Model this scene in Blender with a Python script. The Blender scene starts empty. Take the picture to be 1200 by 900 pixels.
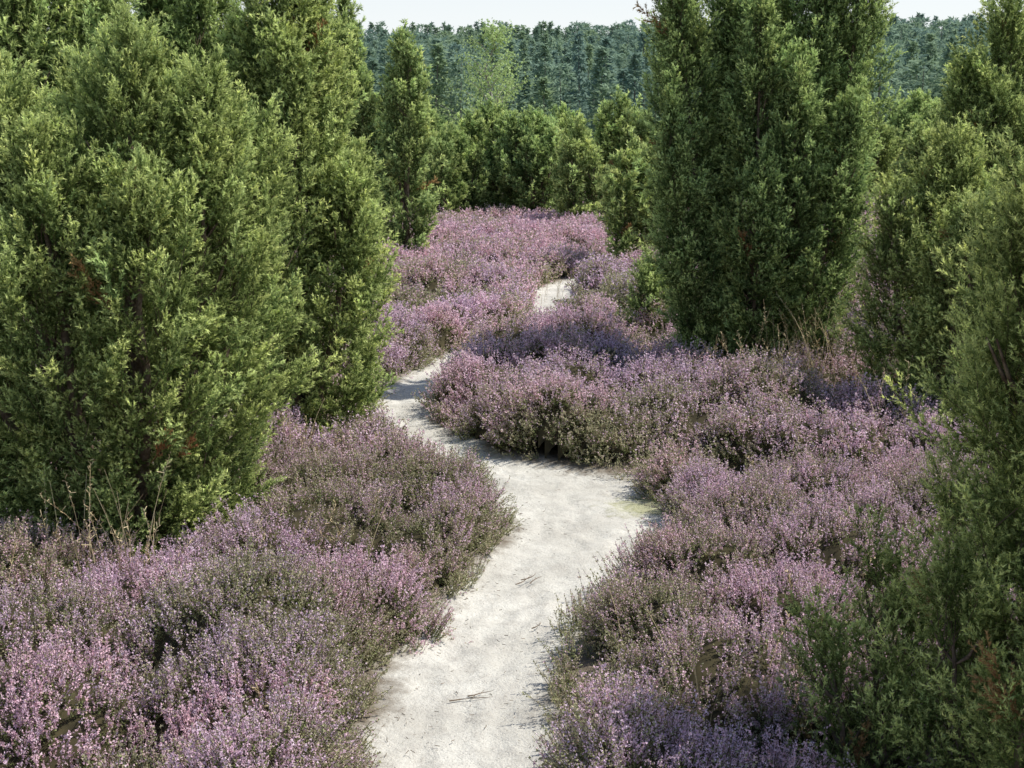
import bpy, math, numpy as np
from mathutils import Vector
S=bpy.context.scene
def nz(v): return v/np.maximum(np.linalg.norm(v,axis=-1,keepdims=True),1e-9)
# ---------------------------------------------------------------- noise
_lat={}
def vn(x,y,sc,seed):
    if seed not in _lat: _lat[seed]=np.random.default_rng(1000+seed).random((256,256))
    L=_lat[seed]; x=np.asarray(x,float)/sc+500; y=np.asarray(y,float)/sc+500
    xi=np.floor(x).astype(int); yi=np.floor(y).astype(int); fx=x-xi; fy=y-yi
    fx=fx*fx*(3-2*fx); fy=fy*fy*(3-2*fy)
    a=L[xi%256,yi%256];b=L[(xi+1)%256,yi%256];c=L[xi%256,(yi+1)%256];d=L[(xi+1)%256,(yi+1)%256]
    return (a*(1-fx)+b*fx)*(1-fy)+(c*(1-fx)+d*fx)*fy
def sst(a,b,x):
    t=np.clip((np.asarray(x,float)-a)/(b-a),0,1); return t*t*(3-2*t)
# ---------------------------------------------------------------- path line (x, y, half width)
P=np.array([(-.5,-6,.4),(-.42,0,.4),(-.34,3,.38),(-.27,4.6,.37),(-.24,5.3,.36),(-.2,5.9,.35),(-.13,6.5,.35),(-.02,7.0,.36),(.13,7.5,.38),(.38,8.2,.46),(.54,8.9,.54),(.38,9.6,.53),
 (-.1,10.2,.43),(-.62,10.9,.36),(-.93,11.7,.32),(-1.0,12.6,.3),(-.88,13.8,.3),(-.55,15.0,.3),(-.1,16.3,.32),(.42,17.2,.40),(.72,18.3,.43),(.68,19.7,.42),(.64,21.2,.38),(.85,22.6,.35),(1.5,24,.35),(2.4,26,.35),(3.5,29,.4),(4,34,.4)],float)
def dens(P,n=9):
    out=[]
    for i in range(len(P)-1):
        p0=P[max(i-1,0)];p1=P[i];p2=P[i+1];p3=P[min(i+2,len(P)-1)]
        for k in range(n):
            t=k/n
            out.append(.5*((2*p1)+(-p0+p2)*t+(2*p0-5*p1+4*p2-p3)*t*t+(-p0+3*p1-3*p2+p3)*t**3))
    return np.array(out)
PD=dens(P)
def pathd(x,y):
    x=np.asarray(x,float).ravel(); y=np.asarray(y,float).ravel()
    best=np.full(x.shape,1e9)
    for (a,b,h) in PD: best=np.minimum(best,np.hypot(x-a,y-b)-h)
    return best
def H(x,y):
    x=np.asarray(x,float);y=np.asarray(y,float)
    h=.10*(vn(x,y,5,1)-.5)+.03*(vn(x,y,1.3,2)-.5)
    far=sst(45,110,y); h=h-2.0*far+ far*1.2*(vn(x,y,40,3)-.5)
    h=h+sst(140,430,y)*(17.5+5*(vn(x,y,120,4)-.5)+.025*np.clip(x,-150,150))
    return h
# ---------------------------------------------------------------- helpers
def newmesh(name,verts,faces,attrs=None,mat=None,smooth=False):
    me=bpy.data.meshes.new(name); verts=np.asarray(verts,float)
    me.from_pydata(verts.tolist(),[],faces.tolist() if not isinstance(faces,list) else faces)
    for k,v in (attrs or {}).items():
        a=me.attributes.new(k,'FLOAT','POINT'); a.data.foreach_set('value',np.asarray(v,np.float32))
    if mat: me.materials.append(mat)
    if smooth: me.polygons.foreach_set('use_smooth',[True]*len(me.polygons))
    me.update(); return me
def link(o,parent=None):
    S.collection.objects.link(o)
    if parent: o.parent=parent
    return o
def eul(d,mode,r):
    if mode=='up': a=np.array([0,0,1.])+r.normal(0,.35,d.shape)
    else: a=r.normal(0,1,d.shape)
    x=nz(a-d*np.sum(a*d,axis=1,keepdims=True)); y=np.cross(d,x)
    return np.stack([np.arctan2(y[:,2],d[:,2]),-np.arcsin(np.clip(x[:,2],-1,1)),np.arctan2(x[:,1],x[:,0])],1)
def ngroup(coll,realize):
    g=bpy.data.node_groups.new('scatter_'+coll.name,'GeometryNodeTree')
    g.interface.new_socket('Geometry',in_out='INPUT',socket_type='NodeSocketGeometry')
    g.interface.new_socket('Geometry',in_out='OUTPUT',socket_type='NodeSocketGeometry')
    N=g.nodes; Lk=g.links
    i=N.new('NodeGroupInput'); o=N.new('NodeGroupOutput'); ip=N.new('GeometryNodeInstanceOnPoints')
    ci=N.new('GeometryNodeCollectionInfo'); ci.inputs['Collection'].default_value=coll
    ci.inputs['Separate Children'].default_value=True; ci.inputs['Reset Children'].default_value=True
    def na(n,t):
        a=N.new('GeometryNodeInputNamedAttribute'); a.data_type=t; a.inputs['Name'].default_value=n
        return [s for s in a.outputs if s.enabled and s.name=='Attribute'][0]
    Lk.new(i.outputs[0],ip.inputs['Points']); Lk.new(ci.outputs[0],ip.inputs['Instance'])
    ip.inputs['Pick Instance'].default_value=True
    Lk.new(na('idx','INT'),ip.inputs['Instance Index']); Lk.new(na('rot','FLOAT_VECTOR'),ip.inputs['Rotation'])
    Lk.new(na('scl','FLOAT_VECTOR'),ip.inputs['Scale'])
    last=ip.outputs[0]
    if realize:
        for nm in ('rot','scl','idx'):
            ra=N.new('GeometryNodeRemoveAttribute'); ra.inputs['Name'].default_value=nm; Lk.new(last,ra.inputs[0]); last=ra.outputs[0]
        rz=N.new('GeometryNodeRealizeInstances'); Lk.new(last,rz.inputs[0]); last=rz.outputs[0]
    Lk.new(last,o.inputs[0])
    return g
_groups={}
def scatter(name,pos,rot,scl,idx,attrs,coll,parent=None,realize=True):
    me=bpy.data.meshes.new(name); n=len(pos); me.vertices.add(n)
    me.vertices.foreach_set('co',np.asarray(pos,np.float32).ravel())
    scl=np.asarray(scl,float)
    if scl.ndim==1: scl=np.repeat(scl[:,None],3,1)
    for k,v in (('rot',rot),('scl',scl)):
        a=me.attributes.new(k,'FLOAT_VECTOR','POINT'); a.data.foreach_set('vector',np.asarray(v,np.float32).ravel())
    a=me.attributes.new('idx','INT','POINT'); a.data.foreach_set('value',np.asarray(idx,np.int32))
    for k,v in attrs.items():
        a=me.attributes.new(k,'FLOAT','POINT'); a.data.foreach_set('value',np.asarray(v,np.float32))
    me.update(); o=bpy.data.objects.new(name,me); link(o,parent)
    if coll.name not in _groups: _groups[coll.name]=ngroup(coll,realize)
    m=o.modifiers.new('scatter','NODES'); m.node_group=_groups[coll.name]
    return o
def mkcoll(name,meshes):
    c=bpy.data.collections.new(name)
    for i,me in enumerate(meshes):
        c.objects.link(bpy.data.objects.new('%s_%02d'%(name,i),me))
    return c
# ---------------------------------------------------------------- materials
def mat_new(name):
    m=bpy.data.materials.new(name); m.use_nodes=True; nt=m.node_tree
    for n in list(nt.nodes): nt.nodes.remove(n)
    return m,nt,nt.nodes.new('ShaderNodeOutputMaterial')
def nAttr(nt,n,inst=False):
    a=nt.nodes.new('ShaderNodeAttribute'); a.attribute_name=n; a.attribute_type='INSTANCER' if inst else 'GEOMETRY'
    return a.outputs['Fac']
def nMix(nt,f,a,b,mode='MIX'):
    m=nt.nodes.new('ShaderNodeMix'); m.data_type='RGBA'; m.blend_type=mode; m.clamp_factor=True
    for s,v in ((m.inputs[0],f),(m.inputs[6],a),(m.inputs[7],b)):
        if isinstance(v,(int,float)): s.default_value=v
        elif isinstance(v,tuple): s.default_value=(*v,1)
        else: nt.links.new(v,s)
    return m.outputs[2]
def nMath(nt,op,a,b=0.,c=None):
    m=nt.nodes.new('ShaderNodeMath'); m.operation=op
    for s,v in zip(m.inputs,(a,b,c)):
        if v is None: continue
        if isinstance(v,(int,float)): s.default_value=v
        else: nt.links.new(v,s)
    return m.outputs[0]
def nRange(nt,v,a,b,c=0.,d=1.):
    m=nt.nodes.new('ShaderNodeMapRange'); nt.links.new(v,m.inputs[0])
    for i,k in enumerate((a,b,c,d)): m.inputs[i+1].default_value=k
    return m.outputs[0]
def nNoise(nt,sc,det=3,rough=.55):
    g=nt.nodes.new('ShaderNodeNewGeometry'); n=nt.nodes.new('ShaderNodeTexNoise'); n.inputs['Scale'].default_value=sc
    n.inputs['Detail'].default_value=det; n.inputs['Roughness'].default_value=rough
    nt.links.new(g.outputs['Position'],n.inputs['Vector']); return n.outputs['Fac']
def leafshade(nt,out,col,trans=.3):
    p=nt.nodes.new('ShaderNodeBsdfDiffuse'); nt.links.new(col,p.inputs['Color'])
    t=nt.nodes.new('ShaderNodeBsdfTranslucent'); nt.links.new(col,t.inputs['Color'])
    m=nt.nodes.new('ShaderNodeMixShader'); m.inputs[0].default_value=trans
    nt.links.new(p.outputs[0],m.inputs[1]); nt.links.new(t.outputs[0],m.inputs[2]); nt.links.new(m.outputs[0],out.inputs[0])
def simple(name,c1,c2,sc=8,rough=.9,bump=0,bsc=60):
    m,nt,out=mat_new(name); p=nt.nodes.new('ShaderNodeBsdfPrincipled')
    nt.links.new(nMix(nt,nRange(nt,nNoise(nt,sc,5),.35,.65),c1,c2),p.inputs['Base Color'])
    p.inputs['Roughness'].default_value=rough; p.inputs['Specular IOR Level'].default_value=.15
    if bump:
        b=nt.nodes.new('ShaderNodeBump'); b.inputs['Strength'].default_value=1; b.inputs['Distance'].default_value=bump
        nt.links.new(nNoise(nt,bsc,4),b.inputs['Height']); nt.links.new(b.outputs[0],p.inputs['Normal'])
    nt.links.new(p.outputs[0],out.inputs[0]); return m
# juniper foliage
m_jun,nt,out=mat_new('juniper_needles')
tip=nAttr(nt,'tip'); hue=nAttr(nt,'hue'); dead=nAttr(nt,'dead'); var=nAttr(nt,'var')
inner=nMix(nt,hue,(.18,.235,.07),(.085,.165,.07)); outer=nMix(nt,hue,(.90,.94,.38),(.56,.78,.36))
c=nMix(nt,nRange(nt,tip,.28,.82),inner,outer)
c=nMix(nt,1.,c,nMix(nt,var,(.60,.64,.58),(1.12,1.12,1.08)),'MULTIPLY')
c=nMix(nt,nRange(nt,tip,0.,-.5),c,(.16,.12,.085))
c=nMix(nt,dead,c,(.42,.20,.10))
leafshade(nt,out,c,.36)
# heather
m_hea,nt,out=mat_new('heather_blossom')
fl=nAttr(nt,'fl'); v=nAttr(nt,'v'); hue=nAttr(nt,'hue'); bloom=nAttr(nt,'bloom')
pink=nMix(nt,hue,(.90,.60,.66),(.82,.62,.80))
pink=nMix(nt,nRange(nt,v,.45,1.,0,.65),pink,(.95,.86,.91))
pink=nMix(nt,nRange(nt,v,.20,0.,0,.7),pink,(.52,.34,.29))
green=nMix(nt,v,(.16,.21,.08),(.42,.46,.20))
thr=nMath(nt,'LESS_THAN',nMath(nt,'FRACT',nMath(nt,'MULTIPLY',v,7.31)),bloom)
fcol=nMix(nt,thr,nMix(nt,v,(.34,.38,.17),(.58,.49,.36)),pink)
c=nMix(nt,fl,green,fcol)
c=nMix(nt,nRange(nt,fl,0.,-.5),c,(.12,.09,.06))
leafshade(nt,out,c,.32)
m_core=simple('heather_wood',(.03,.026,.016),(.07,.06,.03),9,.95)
m_bark=simple('juniper_bark',(.12,.08,.055),(.26,.20,.15),22,.9,.01,90)
m_birchbark=simple('birch_bark',(.5,.48,.44),(.2,.18,.16),6,.8)
m_straw=simple('dry_straw',(.68,.56,.34),(.50,.38,.20),14,.7)
m_litter=simple('litter_bits',(.12,.09,.06),(.26,.20,.15),40,.9)
# forest, with distance haze painted in as lighter, bluer foliage colours
m_for,nt,out=mat_new('hazed_forest_foliage')
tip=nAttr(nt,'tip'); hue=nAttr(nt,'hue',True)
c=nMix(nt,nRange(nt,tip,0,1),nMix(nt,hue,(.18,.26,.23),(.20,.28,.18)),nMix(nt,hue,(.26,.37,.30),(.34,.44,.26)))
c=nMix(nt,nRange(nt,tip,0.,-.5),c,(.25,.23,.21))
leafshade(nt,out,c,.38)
m_birch,nt,out=mat_new('birch_leaves')
c=nMix(nt,nAttr(nt,'tip'),(.32,.42,.15),(.56,.70,.32)); leafshade(nt,out,c,.35)
# ground
m_gr,nt,out=mat_new('heath_soil')
p=nt.nodes.new('ShaderNodeBsdfPrincipled'); p.inputs['Roughness'].default_value=.95
far=nAttr(nt,'far')
c=nMix(nt,nRange(nt,nNoise(nt,3,6),.4,.65),(.10,.08,.055),(.22,.19,.12))
g=nMix(nt,nRange(nt,nNoise(nt,.25,5),.4,.6),(.17,.21,.08),(.28,.26,.13))
nt.links.new(nMix(nt,far,c,g),p.inputs['Base Color']); nt.links.new(p.outputs[0],out.inputs[0])
# sand path
m_sand,nt,out=mat_new('pale_sand')
p=nt.nodes.new('ShaderNodeBsdfPrincipled'); p.inputs['Roughness'].default_value=.95; p.inputs['Specular IOR Level'].default_value=.1
edge=nAttr(nt,'edge'); moss=nAttr(nt,'moss')
n1=nNoise(nt,1.6,5,.6); n2=nNoise(nt,9,7,.72); n3=nNoise(nt,90,3,.7)
c=nMix(nt,nRange(nt,n1,.38,.66),(.69,.665,.595),(.54,.515,.455))
c=nMix(nt,nRange(nt,n2,.46,.66,0,.6),c,(.45,.42,.37))
c=nMix(nt,nRange(nt,n3,.55,.70,0,.6),c,(.25,.22,.185))
e=nMath(nt,'ADD',edge,nMath(nt,'MULTIPLY',nMath(nt,'SUBTRACT',n2,.5),1.5))
c=nMix(nt,nRange(nt,e,.25,.85),c,(.20,.165,.125))
mo=nMath(nt,'ADD',moss,nMath(nt,'MULTIPLY',nMath(nt,'SUBTRACT',n2,.5),1.8))
c=nMix(nt,nRange(nt,mo,.35,.8,0,.75),c,(.36,.36,.17))
nt.links.new(c,p.inputs['Base Color'])
b=nt.nodes.new('ShaderNodeBump'); b.inputs['Distance'].default_value=.035; b.inputs['Strength'].default_value=.8
nt.links.new(nMath(nt,'ADD',n2,nMath(nt,'MULTIPLY',n3,.15)),b.inputs['Height']); nt.links.new(b.outputs[0],p.inputs['Normal'])
nt.links.new(p.outputs[0],out.inputs[0])
# ---------------------------------------------------------------- ground sheet
def lines(a,b,step,lo,hi,gr):
    c=list(np.arange(a,b+1e-6,step)); s=step;x=b
    while x<hi: s*=gr; x+=s; c.append(x)
    s=step;x=a
    while x>lo: s*=gr; x-=s; c.insert(0,x)
    return np.array(c)
def grid(xs,ys):
    X,Y=np.meshgrid(xs,ys); nx=len(xs); ny=len(ys)
    i=np.arange(ny-1)[:,None]*nx+np.arange(nx-1)[None,:]
    F=np.stack([i,i+1,i+nx+1,i+nx],-1).reshape(-1,4); return X.ravel(),Y.ravel(),F
xs=lines(-8,9,.2,-900,900,1.12); ys=lines(0,44,.2,-60,1500,1.1)
X,Y,F=grid(xs,ys); Z=H(X,Y); d=pathd(X,Y)
Z=Z-.10*(1-sst(.2,.6,d))
me=newmesh('ground',np.stack([X,Y,Z],1),F,{'far':sst(38,60,Y)+0*X},m_gr,True)
link(bpy.data.objects.new('ground',me))
# path with shallow footprints
X,Y,F=grid(np.arange(-2.4,4.6,.04),np.arange(1.0,30,.04)); d=pathd(X,Y)
keep=(d[F]<.42).all(1); F=F[keep]; used=np.unique(F); mp=-np.ones(len(X),int); mp[used]=np.arange(len(used)); F=mp[F]
X=X[used];Y=Y[used];d=d[used]
Z=H(X,Y)+.026*(vn(X,Y,.45,11)-.5)+.014*(vn(X,Y,.13,12)-.5)+.035*sst(-.2,.2,d)
rf=np.random.default_rng(5)
for i in range(len(PD)-1):
    a,b,h=PD[i]
    if not 4<b<14: continue
    for k in range(1):
        fx=a+rf.uniform(-.7,.7)*h; fy=b+rf.uniform(-.15,.15); tx=PD[i+1][:2]-PD[i][:2]; tx=tx/np.linalg.norm(tx)
        u=(X-fx)*tx[0]+(Y-fy)*tx[1]; w=-(X-fx)*tx[1]+(Y-fy)*tx[0]; q=(u/.14)**2+(w/.06)**2
        Z=Z-.009*np.exp(-q**2)+.004*np.exp(-((q-1.9)/.7)**2)
moss=np.exp(-(((X-.95)/.34)**2+((Y-9.3)/.32)**2))+.45*np.exp(-(((X+.6)/.3)**2+((Y-10.7)/.3)**2))
edge=sst(-.2,.22,d+.16*(vn(X,Y,.4,13)-.5))
me=newmesh('sandy_path',np.stack([X,Y,Z],1),F,{'edge':edge,'moss':moss},m_sand,True)
link(bpy.data.objects.new('sandy_path',me))
# ---------------------------------------------------------------- source meshes
def tris(p,dirv,side,l,w):
    a=p-side*w; b=p+side*w; c=p+dirv*l
    return np.stack([a,b,c],1).reshape(-1,3)
def rod(p0,p1,r0,r1,V,Fc,T,val,k=3):
    p0=np.array(p0,float);p1=np.array(p1,float);ax=nz(p1-p0);u=nz(np.cross(ax,[.31,.77,.12]));w=np.cross(ax,u)
    b=len(V)
    for q,r in ((p0,r0),(p1,r1)):
        for i in range(k):
            a=2*math.pi*i/k; V.append(q+u*math.cos(a)*r+w*math.sin(a)*r); T.append(val)
    for i in range(k):
        j=(i+1)%k; Fc.append((b+i,b+j,b+k+j,b+k+i))
def spray(seed,L=.30,nt_=13,loose=0,step=.0105,nl=(.013,.021),nw=.0029):
    r=np.random.default_rng(seed); V=[];Fc=[];T=[]
    bend=r.uniform(.03,.09); side=r.normal(0,.015)
    def ax(t): return np.array([bend*t*t,side*t,L*t])
    prev=ax(0)
    for k in range(1,3):
        q=ax(k/2); rod(prev,q,.0028*(1.1-k/3),.0028*(1.1-(k+1)/3),V,Fc,T,-1.); prev=q
    az=r.uniform(0,6.28); tw=[]
    for i in range(nt_):
        t=.25+.73*i/nt_; az+=2.4+r.normal(0,.3); tilt=r.uniform(.4,.95)*(1-.3*t)
        ln=r.uniform(.07,.14)*(1-.45*t)*(1.25 if loose else 1)
        dv=np.array([math.sin(tilt)*math.cos(az)+.25,math.sin(tilt)*math.sin(az),math.cos(tilt)]); tw.append((ax(t),nz(dv),ln,t))
        if r.random()<.6:
            q=ax(t)+nz(dv)*ln*.5; d2=nz(dv+r.normal(0,.45,3)); tw.append((q,d2,ln*.5,t))
    tw.append((ax(.9),nz(np.array([.3,0,1])),.07,1.))
    tri=[];tt=[]
    for p,dv,ln,t in tw:
        n=int(ln/step)*3+2; s=np.sort(r.random(n)); pts=p+dv*(ln*s)[:,None]
        rad=r.normal(0,1,(n,3)); rad=nz(rad-dv*np.sum(rad*dv,axis=1,keepdims=True))
        nd=nz(dv*.8+rad*.75); sd=nz(np.cross(nd,r.normal(0,1,(n,3))))
        tri.append(tris(pts,nd,sd,r.uniform(*nl,n)[:,None],nw)); 
        tt.append(np.repeat(np.clip(.25*t+.75*s*(.6+.4*t)+r.normal(0,.08,n),0,1),3))
    tri=np.concatenate(tri);tt=np.concatenate(tt); b=len(V)
    Vv=np.concatenate([np.array(V),tri]); Fs=Fc+[(b+3*i,b+3*i+1,b+3*i+2) for i in range(len(tri)//3)]
    return newmesh('juniper_spray',Vv,Fs,{'tip':np.concatenate([np.array(T),tt])},m_jun)
C_spray=mkcoll('juniper_sprays',[spray(i) for i in range(7)])
C_mid=mkcoll('juniper_mid_sprays',[spray(30+i,.30,12,0,.0145,(.017,.026),.0038) for i in range(6)])
C_loose=mkcoll('juniper_loose_sprays',[spray(50+i,.34,12,1,.009,(.011,.018),.0022) for i in range(6)])
C_midloose=mkcoll('juniper_mid_loose_sprays',[spray(60+i,.34,11,1,.015,(.017,.026),.0036) for i in range(6)])
C_farspray=mkcoll('juniper_distant_sprays',[spray(80+i,.30,11,0,.021,(.024,.036),.0058) for i in range(5)])
def tuft(seed,ns=11,nf=24,nl=15,sz=1.25,L=(.15,.24),spread=.42):
    r=np.random.default_rng(seed); V=[];Fc=[];T=[];tri=[];fl=[];vv=[]
    for s in range(ns):
        az=r.uniform(0,6.28); ti=abs(r.normal(0,spread)); ln=r.uniform(*L)*(1-.25*ti)
        b0=np.array([r.normal(0,.018),r.normal(0,.018),0]); dv=np.array([math.sin(ti)*math.cos(az),math.sin(ti)*math.sin(az),math.cos(ti)])
        up=np.array([0,0,.25]); cv=r.normal(0,.05,3)
        f=lambda t:b0+nz(dv)*ln*t[:,None]*1.0+(cv*(t**2)[:,None])*ln+up*ln*.2*(t**2)[:,None]
        q=f(np.array([.3,1.])); rod(q[0],q[1],.0014,.0006,V,Fc,T,-.7)
        t0=r.uniform(.45,.70); nft=nf
        t=np.concatenate([r.uniform(t0,1.,nft),r.uniform(.25,t0+.05,nl)]); n=len(t); isf=np.arange(n)<nft
        p=f(t)+r.normal(0,1,(n,3))*np.where(isf,.0036*sz*(1.15-t*.55),.0035)[:,None]
        d1=nz(r.normal(0,1,(n,3))+np.array([0,0,.6])); s1=nz(np.cross(d1,r.normal(0,1,(n,3))))
        l=np.where(isf,.0066*sz,.0082*sz)*r.uniform(.8,1.2,n); w=np.where(isf,.0030*sz,.0020*sz)
        tri.append(tris(p,d1,s1,l[:,None],w[:,None])); fl.append(np.repeat(isf*1.,3)); vv.append(np.repeat(np.where(isf,r.random(n)*.6+.4*r.random(),r.random(n)),3))
    tri=np.concatenate(tri); b=len(V); fl=np.concatenate([T,*fl]); vv=np.concatenate([np.zeros(b),*vv])
    return newmesh('heather_tuft',np.concatenate([np.array(V),tri]),Fc+[(b+3*i,b+3*i+1,b+3*i+2) for i in range(len(tri)//3)],{'fl':fl,'v':vv},m_hea)
C_hea=mkcoll('heather_tufts',[tuft(200+i) for i in range(9)])
C_heamid=mkcoll('heather_tufts_mid',[tuft(250+i,11,15,9,1.65) for i in range(7)])
C_heafar=mkcoll('heather_tufts_distant',[tuft(300+i,12,9,4,2.4) for i in range(6)])
# ---------------------------------------------------------------- heather canopy
M=[(-1.05,5.5,.55,.44,.25,.95),(-1.9,5.4,.6,.44,.25,.95),(-.95,6.6,.5,.44,.3,.75),(-1.75,6.5,.55,.42,.2,.85),(-2.6,5.9,.6,.42,.3,.85),(-.45,7.85,.42,.38,.4,.18),(-.5,8.75,.5,.46,.35,.28),(-1.15,8.0,.5,.44,.4,.5),(-1.1,8.95,.5,.48,.35,.28),
 (.55,5.4,.38,.36,.3,.5),(.95,5.8,.5,.42,.4,.65),(.75,6.5,.45,.38,.3,.5),(1.3,6.6,.5,.44,.4,.75),(1.05,7.35,.5,.44,.2,.5),(1.7,7.4,.5,.48,.45,.75),(1.45,8.2,.5,.44,.4,.7),(2.2,8.0,.55,.48,.5,.85),(1.9,8.9,.5,.44,.4,.65),
 (.75,10.9,.62,.44,.45,.5),(.05,11.5,.62,.48,.55,.65),(-.25,12.4,.5,.48,.35,.85),(.5,12.2,.6,.52,.75,.9),(1.3,11.0,.6,.48,.5,.55),(1.3,12.2,.65,.48,.8,.85),(0.,13.3,.5,.44,.5,.9),(.9,13.4,.65,.46,.7,.9),(.7,14.5,.55,.42,.55,.9),(1.6,13.2,.55,.42,.7,.75),(2.1,10.4,.6,.48,.4,.7),(2.0,11.6,.55,.46,.6,.65),(2.9,11.2,.6,.52,.4,.75),(3.0,9.6,.6,.52,.5,.85),
 (1.62,18.6,.55,.58,1.,.3),(1.9,19.6,.7,.62,1.,.3),(2.3,18.9,.6,.55,1.,.35)]
R=np.random.default_rng(3)
Mr=[]
for k in range(2500):
    x=R.uniform(-17,18); y=R.uniform(2.2,44)
    if abs(x)>.42*y+2.6: continue
    if math.hypot(x-1.8,y-19.2)<1.1: continue
    farf=sst(14,26,y)
    r=R.uniform(.3,.66)*(1+.6*farf); Mr.append((x,y,r,r/(1+.6*farf)*R.uniform(.68,.98),float(np.clip(R.normal(.40-.27*farf,.2),0,1)),float(np.clip(R.normal(.66+.18*farf,.22),.1,1))))
TREES=[]
def canopy(x0,x1,y0,y1,c):
    xs=np.arange(x0,x1,c); ys=np.arange(y0,y1,c); X,Y,F=grid(xs,ys); nx=len(xs);ny=len(ys)
    Zc=np.full((ny,nx),-1.); HU=np.full((ny,nx),.4); BL=np.full((ny,nx),.3); D=pathd(X,Y).reshape(ny,nx)
    XX=X.reshape(ny,nx);YY=Y.reshape(ny,nx)
    wx=XX+.16*(vn(XX,YY,.35,61)-.5);wy=YY+.16*(vn(XX,YY,.35,62)-.5)
    for (mx,my,r,h,hu,bl) in M+Mr:
        i0=max(int((mx-r-.1-x0)/c),0);i1=min(int((mx+r+.1-x0)/c)+2,nx);j0=max(int((my-r-.1-y0)/c),0);j1=min(int((my+r+.1-y0)/c)+2,ny)
        if i0>=i1 or j0>=j1: continue
        q=((wx[j0:j1,i0:i1]-mx)**2+(wy[j0:j1,i0:i1]-my)**2)/r**2
        z=np.where(q<1,h*np.sqrt(np.clip(1-q,0,1)),-1); s=z>Zc[j0:j1,i0:i1]
        Zc[j0:j1,i0:i1][s]=z[s]; HU[j0:j1,i0:i1][s]=hu; BL[j0:j1,i0:i1][s]=bl
    Zc=np.maximum(Zc,.04+.14*vn(XX,YY,.5,21))
    Zc+=.10*(vn(XX,YY,.33,22)-.5)
    Zc*=np.clip((D+.03+.24*(vn(XX,YY,.45,23)-.5))/.22,0,1)**.5
    for (tx,ty,tr) in TREES: Zc*=sst(.45,.85,np.hypot(XX-tx,YY-ty)/tr)
    return xs,ys,XX,YY,Zc,HU,BL,D,F
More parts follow.
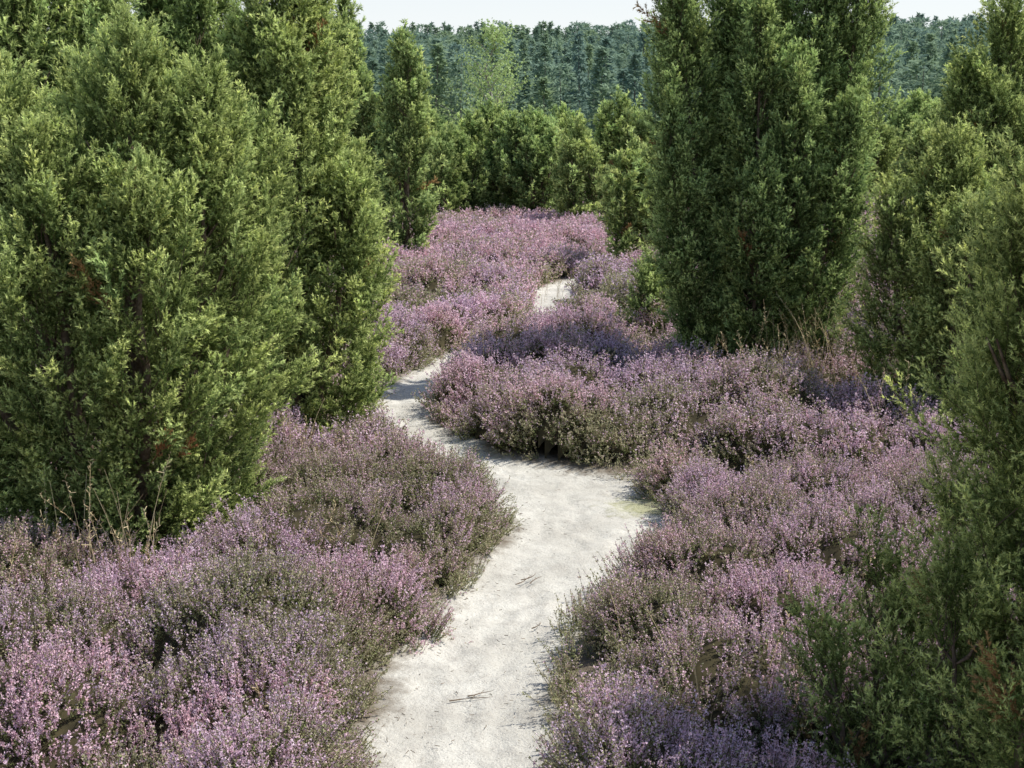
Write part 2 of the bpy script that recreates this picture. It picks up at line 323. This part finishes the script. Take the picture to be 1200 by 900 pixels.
# ---------------------------------------------------------------- junipers
def tube(pts,rad,V,Fc,k=7):
    pts=np.array(pts);b=len(V)
    for i,p in enumerate(pts):
        ax=nz(pts[min(i+1,len(pts)-1)]-pts[max(i-1,0)]);u=nz(np.cross(ax,[.9,.1,.05]));w=np.cross(ax,u)
        for j in range(k):
            a=6.2832*j/k; V.append(p+(u*math.cos(a)+w*math.sin(a))*rad[i]*(1+.15*math.sin(3*a+i)))
    for i in range(len(pts)-1):
        for j in range(k):
            n=(j+1)%k; Fc.append((b+i*k+j,b+i*k+n,b+(i+1)*k+n,b+(i+1)*k+j))
def juniper(x,y,Rd,Ht,npl=9,hue=.5,seed=0,scale=1.,density=120,loose=False,spread=.62,prad=.42,zlow=.0,lean=(0,0),dead=(),plumes=None,topdrop=.4,name='juniper_tree',coll=None,backk=.5,vase=.42,base=.56,blunt=2.6):
    r=np.random.default_rng(seed+900); gz=float(H(x,y)); pl=[]
    if plumes is None:
        pl.append((0,0,.5*Rd,Ht,0))
        for i in range(npl):
            a=2.4*i+r.normal(0,.25); q=spread*(.35+.65*((i%3)/2.))*r.uniform(.85,1.1)
            h=Ht*(1-topdrop*q**1.3)*r.uniform(.82,1.0)
            pl.append((q*Rd*math.cos(a),q*Rd*math.sin(a),prad*Rd*r.uniform(.8,1.15),h,0))
    else: pl=[(a*Rd,b*Rd,c*Rd,h*Ht,zl) for a,b,c,h,zl in plumes]
    def prof(s): 
        return np.minimum(1,base+1.25*s)*np.clip(1-s**blunt,0,1)**.62
    def cen(pp,s):
        k=1.12-vase+vase*s
        return pp[0]*k+lean[0]*s, pp[1]*k+lean[1]*s
    PO=[];DI=[];VA=[]
    for ip,pp in enumerate(pl):
        area=2*math.pi*pp[2]*pp[3]*.8; 
        for layer,(f0,f1,dm) in enumerate(((.85,1.26,1.),(.5,.75,.22))):
            n=int(area*density*dm/scale**2); s=r.uniform(zlow,1,n)**.92; s=np.clip(s,0,.995); th=r.uniform(0,6.2832,n)
            z=.02+s*pp[3]*.985; lump=1+.85*(vn(th*1.1*pp[2]/.25+ip*7,z,.2,31+ip%5)-.5)+.35*(vn(th*2+ip*7,z,.5,41)-.5)
            rr=pp[2]*prof(s)*lump*r.uniform(f0,f1,n)
            cx,cy=cen(pp,s); px=cx+rr*np.cos(th); py=cy+rr*np.sin(th)
            ok=np.ones(n,bool)
            for jp,qq in enumerate(pl):
                if jp==ip: continue
                s2=np.clip(z/qq[3],0,1); c2x,c2y=cen(qq,s2); ok&=~((np.hypot(px-c2x,py-c2y)<.7*qq[2]*prof(s2))&(z<qq[3]*.97))
            ok&=~((py>.25*Rd)&(r.random(n)>backk))
            upw=.8+1.4*s**4
            dv=np.stack([np.cos(th),np.sin(th),upw],1)+r.normal(0,.30 if not loose else .38,(n,3)); dv=nz(dv)
            pos=np.stack([px,py,z],1)-dv*(.2*scale)
            ok&=pos[:,2]>-.05
            PO.append(pos[ok]);DI.append(dv[ok]); VA.append(np.clip(r.normal(.5,.3,ok.sum())*(1 if layer==0 else .3)+.9*(lump[ok]-1),0,1))
    PO=np.concatenate(PO)+[x,y,gz];DI=np.concatenate(DI);VA=np.concatenate(VA);n=len(PO)
    sc=scale*r.uniform(.65,1.3,n); hu=np.clip(hue+r.normal(0,.13,n),0,1)
    dd=np.zeros(n)
    for (a,b,c_,rd_) in dead:
        dd=np.maximum(dd,(np.linalg.norm((PO-[a,b,c_])*[1,.45,.7],axis=1)<rd_).astype(float))
    dd=np.maximum(dd,(r.random(n)<(.015 if loose else .004))*.8)
    V=[];Fc=[]
    for pp in pl:
        ss=np.linspace(0,.85,7); rad=max(.02,.055*pp[2]/.4)*(1-ss*.9)
        pts=[(cen(pp,s)[0]*(.25+.75*min(1,s*2.2))+r.normal(0,.015)+x,cen(pp,s)[1]*(.25+.75*min(1,s*2.2))+r.normal(0,.015)+y,gz-.05+s*pp[3]) for s in ss]
        tube(pts,rad,V,Fc)
        for k in range(6):
            i=r.integers(0,6); a=r.uniform(0,6.28); p=np.array(pts[i]); L=pp[2]*.8
            tube([p,p+[L*.5*math.cos(a),L*.5*math.sin(a),L*.4],p+[L*.9*math.cos(a),L*.9*math.sin(a),L*1.1]],[rad[i]*.4,.009,.004],V,Fc,4)
    o=bpy.data.objects.new(name,newmesh('stems',V,Fc,None,m_bark,True)); link(o)
    c=coll or (C_loose if loose else C_spray)
    scatter('foliage',PO,eul(DI,'up',r),sc,r.integers(0,len(c.objects),n),{'hue':hu,'dead':dd,'var':VA},c,o)
    TREES.append((x,y,Rd)); return n*len(c.objects[0].data.polygons)/1e6
tot=0
J=juniper
J1=[(0,.1,.5,.97,0),(.16,-.3,.44,1.0,0),(-.42,-.3,.40,.90,0),(-.62,.1,.42,.93,0),(.52,-.25,.37,.92,0),(.66,.15,.36,.86,0),(-.2,-.62,.34,.82,0),(.28,-.64,.34,.76,0),(-.72,-.45,.34,.74,0),(.3,.45,.4,.93,0),(-.3,.5,.4,.95,0)]
tot+=J(-2.25,8.2,1.0,3.0,0,.22,1,density=120,scale=1.1,plumes=J1,dead=[(-1.9,7.45,.72,.075)],vase=.5,base=.46,blunt=3.2)
tot+=J(-3.35,10.8,.95,5.0,8,.4,2,density=70,scale=1.3,coll=C_mid)
tot+=J(-1.72,11.0,.82,4.4,9,.2,3,density=112,scale=1.15,spread=.62,prad=.40,topdrop=.75,dead=[(-2.0,10.5,2.45,.12)],coll=C_mid,vase=.5)
tot+=J(-2.75,12.6,.8,4.9,7,.45,4,density=68,scale=1.4,coll=C_mid)
tot+=J(-1.95,26,.58,4.1,5,.42,5,density=85,scale=1.6,topdrop=.15,spread=.5,prad=.5,coll=C_farspray,blunt=3.5)
tot+=J(-3.05,26.5,.68,4.9,6,.42,6,density=80,scale=1.6,coll=C_farspray)
BR=[(0,.1,.38,1.0,0),(-.08,-.5,.26,.84,0),(.22,-.64,.25,.72,0),(-.72,-.2,.25,.97,0),(-.72,.25,.27,.98,0),(.42,-.2,.31,1.04,0),(.79,-.25,.27,1.03,0),(.72,.3,.31,1.02,0),(.1,.5,.38,.99,0),(-.2,.5,.30,1.0,0),(-.78,-.5,.20,.62,0),(.66,-.6,.25,.64,0),(-.22,.1,.22,1.06,0),(-.10,-.74,.2,.5,0)]
tot+=J(2.36,13.9,1.04,4.3,0,.5,7,density=110,scale=1.15,plumes=BR,coll=C_mid,vase=.5,base=.5,blunt=3.4)
tot+=J(1.62,16.4,.34,1.0,5,.4,8,density=110,scale=1.2,name='juniper_shrub',coll=C_mid)
tot+=J(3.65,11.9,.85,2.4,9,.12,9,density=82,loose=True,spread=.72,prad=.36,coll=C_midloose)
tot+=J(5.0,14.6,1.05,3.7,9,.25,10,density=72,loose=True,scale=1.3,coll=C_midloose)
tot+=J(4.7,11.2,.8,2.6,7,.2,11,density=76,loose=True,scale=1.1,coll=C_midloose)
tot+=J(2.26,5.05,.80,2.9,10,.0,12,density=88,loose=True,spread=.8,prad=.32,topdrop=.3)
tot+=J(1.78,4.75,.42,1.5,6,.0,14,density=62,loose=True,spread=.8,prad=.34)
tot+=J(1.42,5.2,.36,.95,5,.05,13,density=52,loose=True,spread=.85,prad=.27,name='juniper_shrub')
for i,(a,b,c,h,hu) in enumerate([(-1.55,36.5,1.0,2.3,.4),(-.5,38,1.3,2.9,.4),(.55,36.5,1.2,2.75,.5),(1.5,33,.6,2.4,.3),(2.6,34,.75,3.1,.4),(2.05,24.5,.5,2.05,.3),(3.3,37,1.2,2.7,.4),(5.5,42,1.4,2.8,.4),(8.,40,1.3,2.4,.3),(9.9,43,1.5,2.7,.2),(11.6,39,1.3,2.5,.3),(-4.,38,1.4,3.4,.4),(6.9,33,.8,2.1,.3),(9.6,29,.9,2.4,.3),(12.5,31,1.,2.9,.3),(-6,32,1.2,4,.5),(-2.9,42,1.4,3.1,.4),(13,46,1.6,3.4,.4),(1.5,44,1.6,2.8,.4)]):
    tot+=J(a,b,c,h,7,hu,20+i,scale=2.,density=82,spread=.7,prad=.44,topdrop=.15,coll=C_farspray)
# ---------------------------------------------------------------- heather scatter
hp=bpy.data.objects.new('heather',None); link(hp)
def do_heather(x0,x1,y0,y1,c,dfun,sfun,coll,tag):
    global tot
    xs,ys,XX,YY,Zc,HU,BL,D,F=canopy(x0,x1,y0,y1,c); G=H(XX,YY); Zs=Zc+G
    gy,gx=np.gradient(Zs,c); gx=np.clip(gx,-4,4);gy=np.clip(gy,-4,4); A=c*c*np.sqrt(1+gx**2+gy**2)
    vis=(Zc>.05)&(np.abs(XX)<.40*YY+1.2)
    lam=np.where(vis,A*dfun(YY)*(.5+.5*sst(.1,.22,Zc)+.35*(D<.35)),0); n=R.poisson(lam); jj,ii=np.nonzero(n); rep=n[jj,ii]; jj=np.repeat(jj,rep);ii=np.repeat(ii,rep); N=len(jj)
    dx=R.uniform(-.5,.5,N)*c;dy=R.uniform(-.5,.5,N)*c
    p=np.stack([XX[jj,ii]+dx,YY[jj,ii]+dy,Zs[jj,ii]+gx[jj,ii]*dx+gy[jj,ii]*dy],1)
    nr=nz(np.stack([-gx[jj,ii],-gy[jj,ii],np.ones(N)],1)); dv=nz(nr*.65+np.array([0,0,.5])+R.normal(0,.16,(N,3)))
    s=sfun(p[:,1])*R.uniform(.75,1.3,N); p=p-dv*(.17*s)[:,None]+R.normal(0,.014,(N,3))
    p[:,2]=np.maximum(p[:,2],H(p[:,0],p[:,1])-.05)
    hu=np.clip(HU[jj,ii]+R.normal(0,.1,N),0,1); bl=np.clip(BL[jj,ii]+.5*(vn(p[:,0],p[:,1],.3,51)-.5)+R.normal(0,.14,N)-.35*(nr[:,2]<.6)-.25*(Zc[jj,ii]<.18),0.03,1)
    scatter('blossom_'+tag,p,eul(dv,'r',R),s,R.integers(0,len(coll.objects),N),{'hue':hu,'bloom':bl},coll,hp)
    tot+=N*len(coll.objects[0].data.polygons)/1e6
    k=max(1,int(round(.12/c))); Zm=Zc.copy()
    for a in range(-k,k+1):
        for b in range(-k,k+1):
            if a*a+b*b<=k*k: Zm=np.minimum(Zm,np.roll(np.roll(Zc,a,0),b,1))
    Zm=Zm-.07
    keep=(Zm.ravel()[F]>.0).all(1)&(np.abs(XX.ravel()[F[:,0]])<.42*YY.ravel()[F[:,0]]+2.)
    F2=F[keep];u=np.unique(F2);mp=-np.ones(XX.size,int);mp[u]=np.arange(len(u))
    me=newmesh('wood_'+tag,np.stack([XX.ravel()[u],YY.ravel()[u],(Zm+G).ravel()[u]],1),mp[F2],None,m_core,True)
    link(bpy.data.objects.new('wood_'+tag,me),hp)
do_heather(-5,5.5,2.9,9.5,.05,lambda y:126+0*y,lambda y:1.05+0*y,C_hea,'near')
do_heather(-7,8,9.5,16,.05,lambda y:86-4*(y-9.5),lambda y:1.15+.04*(y-9.5),C_heamid,'mid')
do_heather(-17,18,16,44,.12,lambda y:55*(16/y)**1.3,lambda y:1.4*(y/16)**.6,C_heafar,'distant')
# ---------------------------------------------------------------- litter, twigs
bits=[]
for i in range(6):
    r=np.random.default_rng(70+i);V=[];Fc=[];T=[];p=np.zeros(3);a=0
    for k in range(2):
        a+=r.normal(0,.5); q=p+np.array([math.cos(a)*.008,math.sin(a)*.008,r.uniform(0,.003)]); rod(p,q,.0014,.001,V,Fc,T,0); p=q
    bits.append(newmesh('litter_bit',V,Fc,None,m_litter))
C_bits=mkcoll('litter_bits_src',bits)
n=60000; x=R.uniform(-2,2.6,n);y=R.uniform(4,24,n);d=pathd(x,y)
pr=np.where(d<.1,np.exp(np.minimum(d,0)/.10)*.8+.006,0)*np.where(y<14,1,.4); k=R.random(n)<pr; x=x[k];y=y[k];N=len(x)
e=np.stack([R.normal(0,.15,N),R.normal(0,.15,N),R.uniform(0,6.28,N)],1)
scatter('plant_litter',np.stack([x,y,H(x,y)+.012],1),e,R.uniform(.5,1.6,N),R.integers(0,6,N),{},C_bits)
V=[];Fc=[]
for (x,y,a,L) in [(-.28,6.0,.1,.2),(-.2,6.05,.5,.12),(.02,7.6,.2,.16),(.1,7.62,.9,.12),(.05,7.68,-.3,.14),(.75,8.1,.5,.22),(.9,8.6,.3,.14),(.1,6.9,.7,.09)]:
    p=np.array([x,y,float(H(x,y))+.014]);pts=[p]
    for k in range(4):
        a+=R.normal(0,.25); p=p+[math.cos(a)*L/4,math.sin(a)*L/4,R.uniform(-.001,.006)]; pts.append(p)
    tube(pts,[.003,.0028,.0024,.002,.001],V,Fc,5)
    tube([pts[2],pts[2]+np.array([math.cos(a+.7),math.sin(a+.7),.1])*L*.3],[.0018,.0008],V,Fc,4)
link(bpy.data.objects.new('fallen_twigs',newmesh('fallen_twigs',V,Fc,None,m_litter,True)))
# ---------------------------------------------------------------- dry grass
def grass(x,y,n,h,spread,seed):
    r=np.random.default_rng(seed);V=[];Fc=[]
    for i in range(n):
        bx=x+r.normal(0,spread);by=y+r.normal(0,spread*.7);gz=float(H(bx,by));a=r.uniform(0,6.28);L=h*r.uniform(.55,1.1);ln=r.uniform(.1,.5)
        pts=[np.array([bx+math.cos(a)*ln*L*t*t,by+math.sin(a)*ln*L*t*t,gz+L*t*(1-.25*ln*t)]) for t in np.linspace(0,1,7)]
        tube(pts,[.0024,.0022,.002,.0018,.0016,.0014,.001],V,Fc,3)
        if r.random()<.5:
            for k in range(14):
                t=pts[5]+(pts[6]-pts[5])*(k/10-.2); q=t+r.normal(0,.012,3)+[0,0,.014]; tube([t,q],[.0012,.0022],V,Fc,3)
    link(bpy.data.objects.new('dry_grass',newmesh('dry_grass',V,Fc,None,m_straw)))
for g in [(-1.95,6.95,26,.85,.14,1),(-2.7,6.5,18,.7,.2,2),(2.75,12.6,85,1.0,.38,3),(2.1,12.4,36,.75,.3,4),(-.85,5.3,9,.6,.1,5),(1.0,5.5,12,.6,.2,6),(-1.45,9.4,24,.75,.22,7),(3.5,10.9,34,.75,.4,8),(.6,12.9,12,.65,.5,9),(1.2,20.8,30,.6,.5,10),(-1.0,7.3,12,.65,.3,11),(1.5,7.9,14,.65,.4,12),(-2.35,7.1,16,.7,.25,13),(2.4,9.2,14,.65,.4,14),(1.25,6.2,12,.6,.3,15)]: grass(*g)
# ---------------------------------------------------------------- distant forest
def conifer(seed,Ht=15,kind=0):
    r=np.random.default_rng(seed);V=[];Fc=[];T=[]
    rod((0,0,0),(0,0,Ht*.95),.17,.04,V,Fc,T,-1.,5); tri=[];tt=[]
    z0=.12 if kind==0 else .42
    nl=24 if kind==0 else 17
    for i in range(nl):
        s=z0+(1-z0)*(i+r.random()*.6)/nl; z=s*Ht; q=(s-z0)/(1-z0)
        rad=(2.5*(1-q)**.85+.15 if kind==0 else 2.4*math.sqrt(max(0,1-(2*q-.85)**2/1.35))+.2)*r.uniform(.75,1.15)
        for b in range(7):
            a=r.uniform(0,6.28); m=4; t=r.uniform(.25,1,m)*rad
            p=np.stack([np.cos(a)*t,np.sin(a)*t,z-(.22*t if kind==0 else -.15*t)+r.normal(0,.1,m)],1)+r.normal(0,.12,(m,3))
            d1=nz(np.array([math.cos(a),math.sin(a),.1])+r.normal(0,.5,(m,3)));s1=nz(np.cross(d1,r.normal(0,.5,(m,3))+[0,0,1]))
            tri.append(tris(p,d1,s1,r.uniform(.5,1.,m)[:,None],.25)); tt.append(np.repeat(np.clip(t/rad*.8+.2*q+r.normal(0,.1,m),0,1),3))
    tri=np.concatenate(tri);b=len(V)
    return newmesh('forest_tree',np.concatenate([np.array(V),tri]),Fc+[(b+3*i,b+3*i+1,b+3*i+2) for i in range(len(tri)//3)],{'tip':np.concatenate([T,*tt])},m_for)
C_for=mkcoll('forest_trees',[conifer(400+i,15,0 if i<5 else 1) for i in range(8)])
gx,gy=np.meshgrid(np.arange(-240,240,4.8),np.arange(150,440,5.6)); gx=gx.ravel()+R.normal(0,1.5,gx.size); gy=gy.ravel()+R.normal(0,1.5,gy.size)
k=(np.abs(gx)<.42*gy+25); gx=gx[k];gy=gy[k];N=len(gx)
sc=np.stack([R.uniform(.65,1.05,N),R.uniform(.65,1.05,N),R.uniform(.5,1.0,N)],1)
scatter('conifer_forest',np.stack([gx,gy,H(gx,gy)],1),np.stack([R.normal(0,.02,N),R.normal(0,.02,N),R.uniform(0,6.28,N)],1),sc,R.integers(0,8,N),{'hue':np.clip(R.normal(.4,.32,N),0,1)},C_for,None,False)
# ---------------------------------------------------------------- birch
def birch(x,y,Ht,seed):
    r=np.random.default_rng(seed);V=[];Fc=[];g=float(H(x,y)); P0=[np.array([x+r.normal(0,.04)*i,y,g+Ht*i/8]) for i in range(9)]
    tube(P0,[.07*(1-i/9.5) for i in range(9)],V,Fc); tri=[];tt=[]
    for b in range(38):
        s=r.uniform(.3,.98); i=s*8; p=P0[int(i)]*(1-i%1)+P0[min(int(i)+1,8)]*(i%1); a=r.uniform(0,6.28); L=(1-s)*1.9+.4
        pts=[p,p+np.array([math.cos(a)*L*.5,math.sin(a)*L*.5,L*.45]),p+np.array([math.cos(a)*L,math.sin(a)*L,L*.7])]
        tube(pts,[.02,.012,.004],V,Fc,4); m=90; t=r.uniform(.25,1.1,m)[:,None]
        q=p+(pts[2]-p)*t+r.normal(0,.12,(m,3)); d1=nz(r.normal(0,1,(m,3))-[0,0,.5]); s1=nz(np.cross(d1,r.normal(0,1,(m,3))))
        tri.append(tris(q,d1,s1,.08,.036)); tt.append(np.repeat(r.random(m),3))
    o=bpy.data.objects.new('birch_tree',newmesh('trunk',V,Fc,None,m_birchbark,True)); link(o)
    tri=np.concatenate(tri); me=newmesh('leaves',tri,np.arange(len(tri)).reshape(-1,3),{'tip':np.concatenate(tt)},m_birch)
    link(bpy.data.objects.new('leaves',me),o)
birch(-.75,46,5.7,1)
# ---------------------------------------------------------------- light, sky, camera
az=math.radians(80); el=math.radians(55)   # azimuth from +Y toward +X
sd=Vector((math.sin(az)*math.cos(el),math.cos(az)*math.cos(el),math.sin(el)))
L=bpy.data.lights.new('sun','SUN'); L.energy=5.0; L.angle=math.radians(.5); L.color=(1,.965,.89)
so=bpy.data.objects.new('sun',L); link(so); so.rotation_euler=sd.to_track_quat('Z','Y').to_euler()
w=bpy.data.worlds.new('World'); S.world=w; w.use_nodes=True; nt=w.node_tree; bg=nt.nodes['Background']
sk=nt.nodes.new('ShaderNodeTexSky'); sk.sky_type='NISHITA'; sk.sun_disc=False; sk.sun_elevation=el; sk.sun_rotation=az
sk.dust_density=.8; sk.air_density=1.; sk.ozone_density=1.
# thin summer haze whitening the low sky
tc=nt.nodes.new('ShaderNodeTexCoord'); sx=nt.nodes.new('ShaderNodeSeparateXYZ'); nt.links.new(tc.outputs['Generated'],sx.inputs[0])
hz=nMix(nt,nRange(nt,sx.outputs[2],.35,.05,0.,.8),sk.outputs[0],(6.9,7.0,7.1))
nt.links.new(hz,bg.inputs[0]); bg.inputs[1].default_value=.145
cam=bpy.data.cameras.new('camera'); cam.lens=50; cam.sensor_width=36; cam.clip_end=3000; cam.clip_start=.05
co=bpy.data.objects.new('camera',cam); link(co); co.location=(0,0,2.5); co.rotation_euler=(math.radians(90-10.2),0,0); S.camera=co
S.view_settings.view_transform='Standard'; S.view_settings.look='None'; S.view_settings.exposure=0
